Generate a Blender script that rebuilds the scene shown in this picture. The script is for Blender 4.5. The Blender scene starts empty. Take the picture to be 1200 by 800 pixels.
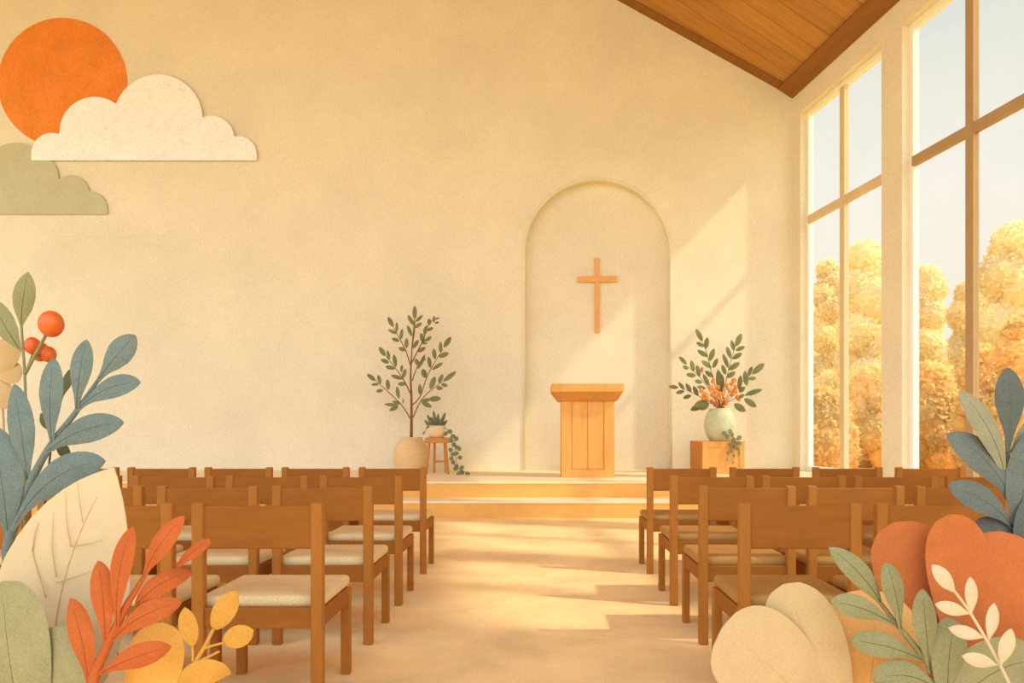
import bpy, bmesh, math, random
from mathutils import Vector, Matrix, noise
random.seed(11)
scene = bpy.context.scene
COL = scene.collection
V = Vector
F, PX, PY, EYE = 900.0, 627.0, 503.0, 1.2          # focal length and principal point of the 1200x800 frame


def P(x, y, D):
    return V(((x - PX) * D / F, D, EYE - (y - PY) * D / F))


# ------------------------------------------------------------------ materials
def lin(c):
    return tuple(((v / 255) / 12.92 if v / 255 <= .04045 else ((v / 255 + .055) / 1.055) ** 2.4) for v in c)


def mat(name, rgb, var=.10, scale=3.0, grain=.06, gscale=160.0, rough=.85, stretch=None, spec=.25, translucent=0.0, bump=0.0, bscale=60):
    m = bpy.data.materials.new(name); m.use_nodes = True
    nt = m.node_tree; N = nt.nodes; L = nt.links
    b = N['Principled BSDF']; out = N['Material Output']
    c = lin(rgb)
    tc = N.new('ShaderNodeTexCoord'); mp = N.new('ShaderNodeMapping')
    L.new(tc.outputs['Object'], mp.inputs['Vector'])
    if stretch: mp.inputs['Scale'].default_value = stretch
    n1 = N.new('ShaderNodeTexNoise'); n1.inputs['Scale'].default_value = scale; n1.inputs['Detail'].default_value = 6
    n1.inputs['Roughness'].default_value = .6
    n2 = N.new('ShaderNodeTexNoise'); n2.inputs['Scale'].default_value = gscale; n2.inputs['Detail'].default_value = 2
    L.new(mp.outputs[0], n1.inputs['Vector']); L.new(tc.outputs['Object'], n2.inputs['Vector'])
    m1 = N.new('ShaderNodeMapRange'); m1.inputs[1].default_value = .3; m1.inputs[2].default_value = .7
    m1.inputs[3].default_value = 1 - var; m1.inputs[4].default_value = 1 + var
    m2 = N.new('ShaderNodeMapRange'); m2.inputs[1].default_value = .3; m2.inputs[2].default_value = .7
    m2.inputs[3].default_value = 1 - grain; m2.inputs[4].default_value = 1 + grain
    L.new(n1.outputs['Fac'], m1.inputs[0]); L.new(n2.outputs['Fac'], m2.inputs[0])
    mu = N.new('ShaderNodeMath'); mu.operation = 'MULTIPLY'
    L.new(m1.outputs[0], mu.inputs[0]); L.new(m2.outputs[0], mu.inputs[1])
    vm = N.new('ShaderNodeVectorMath'); vm.operation = 'SCALE'; vm.inputs[0].default_value = c
    L.new(mu.outputs[0], vm.inputs['Scale'])
    L.new(vm.outputs[0], b.inputs['Base Color'])
    b.inputs['Roughness'].default_value = rough
    b.inputs['Specular IOR Level'].default_value = spec
    if bump:
        n3 = N.new('ShaderNodeTexNoise'); n3.inputs['Scale'].default_value = bscale; n3.inputs['Detail'].default_value = 4
        bp = N.new('ShaderNodeBump'); bp.inputs['Strength'].default_value = bump; bp.inputs['Distance'].default_value = .01
        L.new(tc.outputs['Object'], n3.inputs['Vector']); L.new(n3.outputs['Fac'], bp.inputs['Height'])
        L.new(bp.outputs[0], b.inputs['Normal'])
    if translucent:
        t = N.new('ShaderNodeBsdfTranslucent'); mx = N.new('ShaderNodeMixShader'); mx.inputs[0].default_value = translucent
        L.new(vm.outputs[0], t.inputs['Color'])
        L.new(b.outputs[0], mx.inputs[1]); L.new(t.outputs[0], mx.inputs[2]); L.new(mx.outputs[0], out.inputs['Surface'])
    return m


def plank_mat(name, rgb, board=.45):
    """timber boards running along local Y, joints every `board` metres along local X"""
    m = mat(name, rgb, var=.16, scale=2.2, stretch=(5.0, .5, 5.0), grain=.05, gscale=120, rough=.7)
    nt = m.node_tree; N = nt.nodes; L = nt.links; b = N['Principled BSDF']
    tc = N.new('ShaderNodeTexCoord'); sp = N.new('ShaderNodeSeparateXYZ'); L.new(tc.outputs['Object'], sp.inputs[0])
    dv = N.new('ShaderNodeMath'); dv.operation = 'DIVIDE'; dv.inputs[1].default_value = board; L.new(sp.outputs[0], dv.inputs[0])
    fr = N.new('ShaderNodeMath'); fr.operation = 'FRACT'; L.new(dv.outputs[0], fr.inputs[0])
    fl = N.new('ShaderNodeMath'); fl.operation = 'FLOOR'; L.new(dv.outputs[0], fl.inputs[0])
    wn = N.new('ShaderNodeTexWhiteNoise'); wn.noise_dimensions = '1D'; L.new(fl.outputs[0], wn.inputs['W'])
    mr = N.new('ShaderNodeMapRange'); mr.inputs[3].default_value = .93; mr.inputs[4].default_value = 1.06; L.new(wn.outputs['Value'], mr.inputs[0])
    gr = N.new('ShaderNodeMath'); gr.operation = 'LESS_THAN'; gr.inputs[1].default_value = .035; L.new(fr.outputs[0], gr.inputs[0])
    g2 = N.new('ShaderNodeMapRange'); g2.inputs[3].default_value = 1.0; g2.inputs[4].default_value = .55; L.new(gr.outputs[0], g2.inputs[0])
    mm = N.new('ShaderNodeMath'); mm.operation = 'MULTIPLY'; L.new(mr.outputs[0], mm.inputs[0]); L.new(g2.outputs[0], mm.inputs[1])
    src = b.inputs['Base Color'].links[0].from_socket
    vs = N.new('ShaderNodeVectorMath'); vs.operation = 'SCALE'; L.new(src, vs.inputs[0]); L.new(mm.outputs[0], vs.inputs['Scale'])
    L.new(vs.outputs[0], b.inputs['Base Color'])
    return m


def glass_mat():
    m = bpy.data.materials.new('window_glass'); m.use_nodes = True
    nt = m.node_tree; N = nt.nodes; L = nt.links
    N.remove(N['Principled BSDF'])
    t = N.new('ShaderNodeBsdfTransparent'); t.inputs[0].default_value = (.985, .985, .97, 1)
    g = N.new('ShaderNodeBsdfGlossy'); g.inputs['Roughness'].default_value = .05
    mx = N.new('ShaderNodeMixShader'); mx.inputs[0].default_value = .04
    L.new(t.outputs[0], mx.inputs[1]); L.new(g.outputs[0], mx.inputs[2])
    L.new(mx.outputs[0], N['Material Output'].inputs['Surface'])
    return m


M = {
    'wall': mat('cream_plaster', (238, 224, 189), var=.055, scale=.9, grain=.09, gscale=48, rough=.95, bump=.12, bscale=40, spec=.1),
    'frame': mat('cream_window_paint', (252, 245, 224), var=.03, grain=.03, rough=.7),
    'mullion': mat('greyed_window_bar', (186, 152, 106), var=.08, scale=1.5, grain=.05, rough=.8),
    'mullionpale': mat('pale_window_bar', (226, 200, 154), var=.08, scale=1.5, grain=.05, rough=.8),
    'floor': mat('tan_carpet', (255, 219, 157), var=.14, scale=2.0, grain=.09, gscale=90, rough=1, bump=.3, bscale=120, spec=.05),
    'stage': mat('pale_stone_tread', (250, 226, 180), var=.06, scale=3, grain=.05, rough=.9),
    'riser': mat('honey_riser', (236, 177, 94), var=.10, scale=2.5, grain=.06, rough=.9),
    'ceil': plank_mat('brown_ceiling_boards', (190, 132, 62)),
    'trim': mat('dark_eave_board', (150, 98, 44), var=.12, scale=2, stretch=(.6, 6, 6), rough=.8),
    'chair': mat('brown_chair_wood', (160, 95, 28), var=.13, scale=4, stretch=(1.2, 6, 6), grain=.08, gscale=140, rough=.75),
    'chairleg': mat('brown_chair_post_wood', (176, 110, 40), var=.12, scale=4, stretch=(6, 6, 1.2), grain=.08, gscale=140, rough=.75),
    'cushion': mat('cream_seat_fabric', (234, 203, 148), var=.07, scale=9, grain=.10, gscale=120, rough=1, bump=.3, bscale=140, spec=.05),
    'cushionshade': mat('shade_toned_seat_fabric', (186, 138, 76), var=.07, scale=9, grain=.10, gscale=120, rough=1, bump=.3, bscale=140, spec=.05),  # right-block seats: their brown shade is put into the fabric colour
    'oak': mat('honey_oak', (232, 168, 88), var=.10, scale=3, stretch=(6, 6, .8), grain=.06, rough=.75),
    'oakdark': mat('brown_oak_and_shaded_oak', (206, 138, 64), var=.10, scale=3, stretch=(1, 6, 6), grain=.06, rough=.75),
    'cross': mat('light_brown_cross_wood', (238, 172, 102), var=.08, scale=4, grain=.05, rough=.8),
    'terracotta': mat('pale_clay', (232, 194, 140), var=.08, scale=5, stretch=(1, 1, 4), grain=.06, rough=.9),
    'smallpot': mat('cream_clay', (240, 208, 160), var=.05, scale=6, grain=.06, rough=.9),
    'vase': mat('sage_glaze', (206, 208, 162), var=.14, scale=7, grain=.05, rough=.6),
    'soil': mat('potting_soil', (92, 66, 42), var=.3, scale=30, rough=1),
    'bark': mat('brown_bark', (142, 92, 50), var=.15, scale=20, rough=.9),
    'olive': mat('olive_leaf', (136, 136, 90), var=.14, scale=9, grain=.08, rough=.8, translucent=.12),
    'olivedark': mat('dark_olive_leaf', (128, 124, 78), var=.14, scale=9, grain=.08, rough=.8, translucent=.1),
    'ivy': mat('ivy_leaf', (122, 124, 84), var=.14, scale=12, grain=.08, rough=.8),
    'orange': mat('orange_blossom', (247, 158, 78), var=.12, scale=14, grain=.06, rough=.8, translucent=.15),
    'sun': mat('orange_paint', (240, 142, 62), var=.10, scale=2.2, grain=.10, gscale=40, rough=.95, spec=.08),
    'cloud': mat('cream_cloud_paint', (255, 250, 236), var=.05, scale=4, grain=.10, gscale=36, rough=.95, spec=.08),
    'sagecloud': mat('sage_cloud_paint', (200, 194, 152), var=.04, scale=3, grain=.07, gscale=40, rough=.95, spec=.08),
    'blue': mat('blue_grey_leaf', (114, 125, 116), var=.10, scale=14, grain=.16, gscale=210, rough=.9, spec=.1, bump=.1, bscale=300),
    'blueslate': mat('pale_slate_leaf', (112, 117, 106), var=.10, scale=14, grain=.16, gscale=210, rough=.9, spec=.1, bump=.1, bscale=300),
    'bluedark': mat('slate_leaf', (101, 106, 96), var=.10, scale=14, grain=.16, gscale=210, rough=.9, spec=.1),
    'bluevein': mat('slate_leaf_vein', (86, 100, 98), var=.1, scale=30, rough=.9),
    'sage': mat('sage_leaf', (156, 146, 103), var=.08, scale=14, grain=.13, gscale=210, rough=.9, spec=.1, bump=.1, bscale=300),
    'sagegreen': mat('sage_green_leaf', (146, 140, 98), var=.09, scale=14, grain=.13, gscale=210, rough=.9, spec=.1, bump=.1, bscale=300),
    'sagegrey': mat('grey_sage_leaf', (155, 147, 115), var=.09, scale=14, grain=.13, gscale=210, rough=.9, spec=.1),
    'sagevein': mat('sage_leaf_vein', (106, 102, 62), var=.1, scale=30, rough=.9),
    'creamleaf': mat('cream_leaf', (218, 192, 148), var=.04, scale=8, grain=.05, gscale=300, rough=.95, spec=.08, bump=.15, bscale=70),
    'creamvein': mat('cream_leaf_vein', (200, 164, 112), var=.08, scale=30, rough=.9),
    'coral': mat('coral_leaf', (184, 95, 48), var=.08, scale=10, grain=.10, gscale=200, rough=.95, spec=.08, bump=.1, bscale=260),
    'coralvein': mat('coral_leaf_vein', (156, 74, 34), var=.1, scale=30, rough=.9),
    'coralpetal': mat('coral_petal', (196, 110, 58), var=.09, scale=7, grain=.09, gscale=200, rough=.95, spec=.08, bump=.15, bscale=120),
    'yellow': mat('amber_leaf', (200, 144, 64), var=.08, scale=10, grain=.09, gscale=200, rough=.95, spec=.08),
    'amberlobe': mat('amber_round_leaf_skin', (236, 176, 86), var=.10, scale=10, grain=.09, gscale=200, rough=.95, spec=.08),
    'yellowvein': mat('amber_leaf_vein', (214, 138, 46), var=.08, scale=20, rough=.95),
    'peach': mat('peach_petal', (207, 174, 125), var=.05, scale=8, grain=.07, gscale=200, rough=.95, spec=.08, bump=.12, bscale=120),
    'tanpetal': mat('tan_petal', (232, 170, 98), var=.08, scale=8, grain=.08, gscale=200, rough=.95, spec=.08),
    'peachvein': mat('peach_petal_vein', (186, 146, 92), var=.05, scale=30, rough=.95),
    'creamsprig': mat('pale_peach_leaf', (213, 188, 148), var=.06, scale=12, grain=.07, gscale=200, rough=.95, spec=.08),
    'berry': mat('orange_berry_skin', (222, 100, 30), var=.14, scale=16, grain=.04, rough=.3, spec=.5),
    'petal_pale': mat('pale_yellow_petal', (214, 180, 124), var=.08, scale=8, grain=.06, gscale=300, rough=.95, translucent=.2),
    'darkleaf': mat('dark_green_leaf', (96, 98, 66), var=.12, scale=12, rough=.9),
    'planter': mat('planter_clay', (214, 170, 116), var=.08, scale=5, rough=.9),
    'foliage1': mat('golden_foliage', (255, 240, 196), var=.12, scale=.55, grain=.08, gscale=5, rough=1, translucent=.62, spec=.05),
    'foliage2': mat('amber_foliage', (255, 226, 158), var=.18, scale=.7, grain=.10, gscale=6, rough=1, translucent=.62, spec=.05),
    'trunk': mat('tree_trunk_bark', (196, 150, 90), var=.15, scale=3, rough=1),
    'ground': mat('straw_grass', (246, 214, 132), var=.12, scale=.4, grain=.1, gscale=8, rough=1),
    'glass': glass_mat(),
}


# ------------------------------------------------------------------ object helpers
def tag(o, label=None, cat=None, group=None, kind=None):
    if label: o['label'] = label
    if cat: o['category'] = cat
    if group: o['group'] = group
    if kind: o['kind'] = kind
    return o


def root_loc(o):
    while o.parent: o = o.parent
    return o.location.copy()


def obj(name, bm, material, parent=None, smooth=False, loc=None, mats=None):
    """link the mesh in bm (world coordinates) as one object"""
    me = bpy.data.meshes.new(name)
    off = V((0, 0, 0))
    if parent is not None: off = root_loc(parent)
    elif loc is not None: off = V(loc)
    bmesh.ops.translate(bm, verts=bm.verts, vec=-off)
    bmesh.ops.recalc_face_normals(bm, faces=bm.faces)
    bm.to_mesh(me); bm.free()
    for mm in (mats or [material]): me.materials.append(mm)
    if smooth:
        for p in me.polygons: p.use_smooth = True
    o = bpy.data.objects.new(name, me); COL.objects.link(o)
    if parent is not None: o.parent = parent
    elif loc is not None: o.location = loc
    return o


def empty(name, loc, label, cat, group=None):
    o = bpy.data.objects.new(name, None); COL.objects.link(o); o.location = loc
    o.empty_display_size = .1
    return tag(o, label, cat, group)


def struct(o):
    o['kind'] = 'structure'; return o


def NB(): return bmesh.new()


def box(bm, lo, hi, bevel=0.0, seg=2, mtx=None):
    t = NB(); bmesh.ops.create_cube(t, size=1)
    lo, hi = V(lo), V(hi)
    for v in t.verts: v.co = V((lo[i] + (v.co[i] + .5) * (hi[i] - lo[i]) for i in range(3)))
    if bevel: bmesh.ops.bevel(t, geom=t.edges[:], offset=bevel, segments=seg, profile=.5, affect='EDGES')
    merge(bm, t, mtx)


def merge(bm, t, mtx=None):
    if mtx is not None: bmesh.ops.transform(t, matrix=mtx, verts=t.verts)
    me = bpy.data.meshes.new('tmp'); t.to_mesh(me); t.free(); bm.from_mesh(me); bpy.data.meshes.remove(me)


def prism(bm, pts, y0, y1):
    """extrude an x/z outline (list of (x, z)) from y0 to y1"""
    a = [bm.verts.new((x, y0, z)) for x, z in pts]; b = [bm.verts.new((x, y1, z)) for x, z in pts]
    bm.faces.new(a); bm.faces.new(b[::-1])
    for i in range(len(pts)):
        j = (i + 1) % len(pts); bm.faces.new((a[i], b[i], b[j], a[j]))


def hexa(bm, c8):
    v = [bm.verts.new(c) for c in c8]
    for f in ((0, 1, 2, 3), (7, 6, 5, 4), (0, 4, 5, 1), (1, 5, 6, 2), (2, 6, 7, 3), (3, 7, 4, 0)):
        bm.faces.new([v[i] for i in f])


def spline(pts, per=6):
    pts = [V(p) for p in pts]
    if len(pts) < 3: return pts
    out = []
    for i in range(len(pts) - 1):
        p0 = pts[max(i - 1, 0)]; p1 = pts[i]; p2 = pts[i + 1]; p3 = pts[min(i + 2, len(pts) - 1)]
        for k in range(per):
            t = k / per
            out.append(.5 * ((2 * p1) + (p2 - p0) * t + (2 * p0 - 5 * p1 + 4 * p2 - p3) * t * t + (3 * p1 - p0 - 3 * p2 + p3) * t ** 3))
    out.append(pts[-1]); return out


def tube(bm, pts, r0, r1=None, n=8, smooth=True, per=5):
    if r1 is None: r1 = r0
    q = spline(pts, per) if smooth else [V(p) for p in pts]
    m = len(q); rings = []
    ref = V((0, -1, 0))
    for i, p in enumerate(q):
        d = (q[min(i + 1, m - 1)] - q[max(i - 1, 0)]).normalized()
        rf = ref if abs(d.dot(ref)) < .95 else V((1, 0, 0))
        s = d.cross(rf).normalized(); u = s.cross(d)
        r = r0 + (r1 - r0) * i / max(m - 1, 1)
        rings.append([bm.verts.new(p + (s * math.cos(2 * math.pi * k / n) + u * math.sin(2 * math.pi * k / n)) * r) for k in range(n)])
    for a, b in zip(rings, rings[1:]):
        for k in range(n):
            bm.faces.new((a[k], a[(k + 1) % n], b[(k + 1) % n], b[k]))
    bm.faces.new(rings[0][::-1]); bm.faces.new(rings[-1])


def lathe(bm, c, prof, n=40):
    rings = []
    for r, z in prof:
        rings.append([bm.verts.new((c[0] + r * math.cos(2 * math.pi * k / n), c[1] + r * math.sin(2 * math.pi * k / n), c[2] + z)) for k in range(n)])
    for a, b in zip(rings, rings[1:]):
        for k in range(n): bm.faces.new((a[k], a[(k + 1) % n], b[(k + 1) % n], b[k]))
    bm.faces.new(rings[0][::-1]); bm.faces.new(rings[-1])


def ball(bm, c, r, sub=2, sc=(1, 1, 1), rough=0.0, freq=3.0):
    t = NB(); bmesh.ops.create_icosphere(t, subdivisions=sub, radius=1)
    for v in t.verts:
        k = 1 + (noise.noise(v.co * freq + V(c)) * rough if rough else 0)
        v.co = V((v.co[i] * r * sc[i] * k + c[i] for i in range(3)))
    merge(bm, t)


ELL = [(0, .10), (.06, .16), (.16, .40), (.34, .82), (.54, 1), (.72, .90), (.86, .62), (.95, .30), (1, .0)]
STALK = [(0, .16), (.10, .20), (.24, .36), (.42, .76), (.60, 1), (.76, .93), (.88, .68), (.96, .36), (1, .0)]
OVAL = [(0, .0), (.05, .36), (.14, .62), (.30, .90), (.48, 1), (.66, .93), (.82, .70), (.93, .38), (1, .0)]
WIDE = [(0, .30), (.12, .46), (.28, .70), (.46, .91), (.62, 1), (.74, .985), (.84, .89), (.91, .74), (.96, .54), (.985, .34), (1, .0)]
BROAD = [(0, .30), (.10, .62), (.25, .90), (.42, 1), (.60, .93), (.76, .72), (.88, .45), (.96, .18), (1, .0)]


def prof_at(prof, t):
    for (a, wa), (b, wb) in zip(prof, prof[1:]):
        if t <= b:
            k = (t - a) / (b - a); return wa + (wb - wa) * k
    return prof[-1][1]


def smooth_prof(prof, t):
    return (prof_at(prof, max(t - .03, 0)) + prof_at(prof, t) * 2 + prof_at(prof, min(t + .03, 1))) / 4 if .03 < t < .97 else prof_at(prof, t)


def leaf_line(base, tip, nrm, bend, ctrl):
    L = (tip - base).length
    def c(t):
        if ctrl is None: p = base.lerp(tip, t)
        else: p = base * (1 - t) ** 2 + ctrl * 2 * t * (1 - t) + tip * t * t
        return p + nrm * (bend * L * 4 * t * (1 - t))
    return c


def leaf(bm, base, tip, width, nrm=None, prof=ELL, bend=.06, cup=.14, thick=.002, n=14, ctrl=None, ripple=0.0):
    """a closed leaf blade with real thickness, cupped across and bent along its length"""
    base, tip = V(base), V(tip)
    nrm = V((0, -1, 0)) if nrm is None else V(nrm).normalized()
    c = leaf_line(base, tip, nrm, bend, ctrl)
    cols = (-1, -.5, 0, .5, 1); rows = []
    for i in range(n + 1):
        t = i / n
        # pack rows near the ends so the tip stays round
        t = .5 - .5 * math.cos(math.pi * t)
        d = (c(min(t + .01, 1)) - c(max(t - .01, 0))).normalized()
        s = d.cross(nrm).normalized(); nn = s.cross(d).normalized()
        if nn.dot(nrm) < 0: nn = -nn
        w = smooth_prof(prof, t) * width / 2
        fr, bk = [], []
        for u in cols:
            p = c(t) + s * (w * u) - nn * (cup * w * u * u)
            if ripple: p += nn * ripple * width * math.sin(t * 17 + u * 3) * abs(u)
            if abs(u) == 1 or w < 1e-5:
                fr.append(p); bk.append(None)
            else:
                fr.append(p + nn * thick * .5); bk.append(p - nn * thick * .5)
        rows.append((fr, bk))
    vr = []
    for i, (fr, bk) in enumerate(rows):
        tipped = smooth_prof(prof, .5 - .5 * math.cos(math.pi * i / n)) * width < 2e-5
        if tipped:
            v = bm.verts.new(fr[2]); a = [v] * 5; b = [v] * 5
        else:
            a = [bm.verts.new(p) for p in fr]
            b = [a[k] if bk[k] is None else bm.verts.new(bk[k]) for k in range(5)]
        vr.append((a, b))

    def face(vs):
        u = []
        for v in vs:
            if v not in u: u.append(v)
        if len(u) >= 3:
            try: bm.faces.new(u)
            except ValueError: pass
    for (a0, b0), (a1, b1) in zip(vr, vr[1:]):
        for k in range(4):
            face((a0[k], a0[k + 1], a1[k + 1], a1[k])); face((b0[k + 1], b0[k], b1[k], b1[k + 1]))
        for k in (0, 4):                     # crisp paper-like rim between the two faces
            e = bm.edges.get((a0[k], a1[k])) if a0[k] is not a1[k] else None
            if e: e.smooth = False
    for a, b in (vr[0], vr[-1]):
        if a[0] is not a[1]: face((a[0], a[1], a[2], a[3], a[4], b[3], b[2], b[1]))
    return c, nrm


# ------------------------------------------------------------------ room shell
WB = 13.9                                   # back wall plane
KB = WB / F
CX = (929 - PX) * KB                        # right corner
TAN = .1356                                 # the window wall splays outwards towards the viewer
CT = 1 / math.sqrt(1 + TAN * TAN); ST = TAN * CT
EAVE = EYE + (503 - 112) * KB
ST_Z, STEP_Z = .461, .231
STEP_Y, STAGE_Y = 10.40, 10.92
LX = -14.0; YF = -0.6


def XW(Y): return CX + TAN * (WB - Y)


def W(u, z, o): return V((CX + u * ST + o * CT, WB - u * CT + o * ST, z))   # window wall: along, up, outwards


def wbox(bm, u0, u1, z0, z1, o0, o1):
    hexa(bm, [W(u0, z0, o0), W(u1, z0, o0), W(u1, z1, o0), W(u0, z1, o0), W(u0, z0, o1), W(u1, z0, o1), W(u1, z1, o1), W(u0, z1, o1)])


def uY(x): return (WB - 5894 / (x - 505)) / CT     # distance along the window wall from a sight line


bm = NB(); box(bm, (LX, -3.0, -.12), (9.0, WB + .7, 0)); struct(obj('floor', bm, M['floor']))
bm = NB(); box(bm, (-60, -45, -.35), (110, 130, -.14)); struct(obj('ground', bm, M['ground']))

# back wall with its round-headed niche
NX0, NX1 = (614 - PX) * KB, (786 - PX) * KB
NR = (NX1 - NX0) / 2; NC = (NX0 + NX1) / 2; NZ = EYE + (503 - 296) * KB; ND = .2
RX = -5.5; SL = .559
ridge = EAVE + SL * (CX - RX) * CT
arch = [(NX0, 0)] + [(NC - NR * math.cos(math.pi * k / 40), NZ + NR * math.sin(math.pi * k / 40)) for k in range(41)] + [(NX1, 0)]
bm = NB()
XR = CX + .25


def ztop(x): return EAVE + .05 + SL * (CX - max(x, RX)) * CT if x < CX else EAVE + .05


def wcol(x0, z0, x1, z1, y):
    bm.faces.new([bm.verts.new(p) for p in ((x0, y, z0), (x1, y, z1), (x1, y, ztop(x1)), (x0, y, ztop(x0)))])


for x0, x1 in ((LX, RX), (RX, NX0), (NX1, XR)): wcol(x0, 0, x1, 0, WB)
for x0, x1 in ((LX, RX), (RX, XR)): wcol(x0, 0, x1, 0, WB + .62)
for (x0, z0), (x1, z1) in zip(arch, arch[1:]):
    if x1 - x0 > 1e-6:
        wcol(x0, z0, x1, z1, WB)
        bm.faces.new([bm.verts.new(p) for p in ((x0, WB + ND, 0), (x1, WB + ND, 0), (x1, WB + ND, z1), (x0, WB + ND, z0))])
    bm.faces.new([bm.verts.new(p) for p in ((x0, WB, z0), (x1, WB, z1), (x1, WB + ND, z1), (x0, WB + ND, z0))])
bmesh.ops.remove_doubles(bm, verts=bm.verts, dist=1e-5)
struct(obj('wall_back', bm, M['wall']))
# a thin raised bead round the arch
bm = NB()
bead = [(x, z) for x, z in arch]
tube(bm, [V((x, WB - .004, max(z, ST_Z))) for x, z in bead], .022, n=8, smooth=False)
struct(obj('trim_arch', bm, M['wall'], smooth=True))

# window wall: piers, sills and headers round four openings
HEAD = 6.82
wins = [(uY(938), uY(1033), .47, HEAD), (uY(1057), uY(1221), .37, HEAD)]
wid = wins[1][1] - wins[1][0]; pier = wins[1][0] - wins[0][1]
u3 = wins[1][1] + pier + .1
wins.append((u3, u3 + wid, .37, HEAD))
u4 = u3 + wid + pier
wins.append((u4, u4 + wid, 4.9, HEAD))
UEND = (WB - YF) / CT
bm = NB(); prev = -.02
for a, b, z0, z1 in wins:
    wbox(bm, prev, a, 0, EAVE + .05, 0, .24)
    wbox(bm, a, b, 0, z0, 0, .24); wbox(bm, a, b, z1, EAVE + .05, 0, .24)
    prev = b
wbox(bm, prev, UEND, 0, EAVE + .05, 0, .24)
struct(obj('wall_right', bm, M['wall']))
TZ = EYE + (503 - 181) * 10.34 / F
for i, (a, b, z0, z1) in enumerate(wins):
    root = bpy.data.objects.new('window_%d' % (i + 1), None); COL.objects.link(root); root.location = W((a + b) / 2, z0, .1); struct(root)
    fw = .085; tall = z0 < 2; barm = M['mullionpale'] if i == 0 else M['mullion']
    bm = NB()
    for q in ((a, a + fw, z0, z1), (b - fw, b, z0, z1), (a + fw, b - fw, z0, z0 + fw), (a + fw, b - fw, z1 - fw, z1)):
        wbox(bm, *q, .11, .20)
    obj('window_frame', bm, M['frame'], root)
    mu = (a + b) / 2
    bm = NB(); wbox(bm, mu - .07, mu + .07, z0 + fw, z1 - fw, .085, .165); obj('mullion', bm, barm, root)
    if tall:
        for s in ((a + fw, mu - .07), (mu + .07, b - fw)):
            bm = NB(); wbox(bm, s[0], s[1], TZ - .065, TZ + .065, .09, .16); obj('transom', bm, barm, root)
    for s in ((a + fw, mu - .07), (mu + .07, b - fw)):
        for zz in (((z0 + fw, TZ - .065), (TZ + .065, z1 - fw)) if tall else ((z0 + fw, z1 - fw),)):
            bm = NB(); wbox(bm, s[0], s[1], zz[0], zz[1], .122, .128); obj('glass_pane', bm, M['glass'], root)

# ceiling slope over the window wall (local frame: x along the eave, y up the slope) and its far slope
o3 = W(0, EAVE, 0)
ex = (W(1, EAVE, 0) - o3).normalized(); ey = (V((-CT, -ST, SL))).normalized(); ez = ex.cross(ey)
if ez.z < 0: ez = -ez
mx = Matrix((ex, ey, ez)).transposed().to_4x4(); mx.translation = o3


def ceil_obj(name, pts, z0, z1, m):
    bm = NB(); a = [bm.verts.new((x, y, z0)) for x, y in pts]; b = [bm.verts.new((x, y, z1)) for x, y in pts]
    bm.faces.new(a); bm.faces.new(b[::-1])
    for i in range(len(pts)):
        j = (i + 1) % len(pts); bm.faces.new((a[i], b[i], b[j], a[j]))
    bmesh.ops.recalc_face_normals(bm, faces=bm.faces)
    me = bpy.data.meshes.new(name); bm.to_mesh(me); bm.free(); me.materials.append(m)
    o = bpy.data.objects.new(name, me); COL.objects.link(o); o.matrix_world = mx
    return struct(o)


inv = mx.inverted()


def onslope(X, Y):
    d = (XW(Y) - X) * CT
    p = inv @ V((X, Y, EAVE + SL * d)); return (p.x, p.y)


c0 = onslope(CX, WB + .6); c1 = onslope(RX, WB + .6); c2 = onslope(RX, YF); c3 = onslope(XW(YF), YF)
ceil_obj('ceiling', [c0, c3, c2, c1], 0, .2, M['ceil'])
e0 = onslope(CX, WB); e1 = onslope(RX, WB)
ceil_obj('trim_eave', [(0, -.02), (UEND, -.02), (UEND, .30), (0, .30)], -.05, 0, M['trim'])
g0 = V(e0); g1 = V(e1); gd = (g1 - g0).normalized(); gn = V((gd.y, -gd.x)); gn = gn if gn.x > 0 else -gn
ceil_obj('trim_gable', [tuple(g0 + gd * .3), tuple(g1), tuple(g1 + gn * .22), tuple(g0 + gd * .3 + gn * .22)], -.03, 0, M['trim'])
bm = NB()
za = EAVE + SL * (CX - RX) * CT; zb = EAVE + SL * (XW(YF) - RX) * CT; dz = .554 * (RX - LX)
hexa(bm, [V((RX, WB + .6, za)), V((RX, YF, zb)), V((LX, YF, zb - dz)), V((LX, WB + .6, za - dz)),
          V((RX, WB + .6, za + .2)), V((RX, YF, zb + .2)), V((LX, YF, zb - dz + .2)), V((LX, WB + .6, za - dz + .2))])
struct(obj('ceiling_left', bm, M['ceil']))

# stage: two risers with pale treads
def stepmesh(bm, y0, y1, z0, z1):
    for a, b in ((z0, z1),):
        hexa(bm, [V((LX, y0, a)), V((XW(y0), y0, a)), V((XW(y0), y0, b)), V((LX, y0, b)), V((LX, y1, a)), V((XW(y1), y1, a)), V((XW(y1), y1, b)), V((LX, y1, b))])


root = bpy.data.objects.new('stage', None); COL.objects.link(root); root.location = (0, STEP_Y, 0); struct(root)
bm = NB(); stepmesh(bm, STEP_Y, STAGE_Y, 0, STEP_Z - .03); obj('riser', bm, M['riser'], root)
bm = NB(); stepmesh(bm, STEP_Y - .012, STAGE_Y, STEP_Z - .03, STEP_Z); obj('tread', bm, M['stage'], root)
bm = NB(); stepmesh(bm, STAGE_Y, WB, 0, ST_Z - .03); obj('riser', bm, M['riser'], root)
bm = NB(); stepmesh(bm, STAGE_Y - .012, WB, ST_Z - .03, ST_Z); box(bm, (NX0 + .001, WB - .01, ST_Z - .03), (NX1 - .001, WB + ND, ST_Z)); obj('stage_floor', bm, M['stage'], root)

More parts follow.
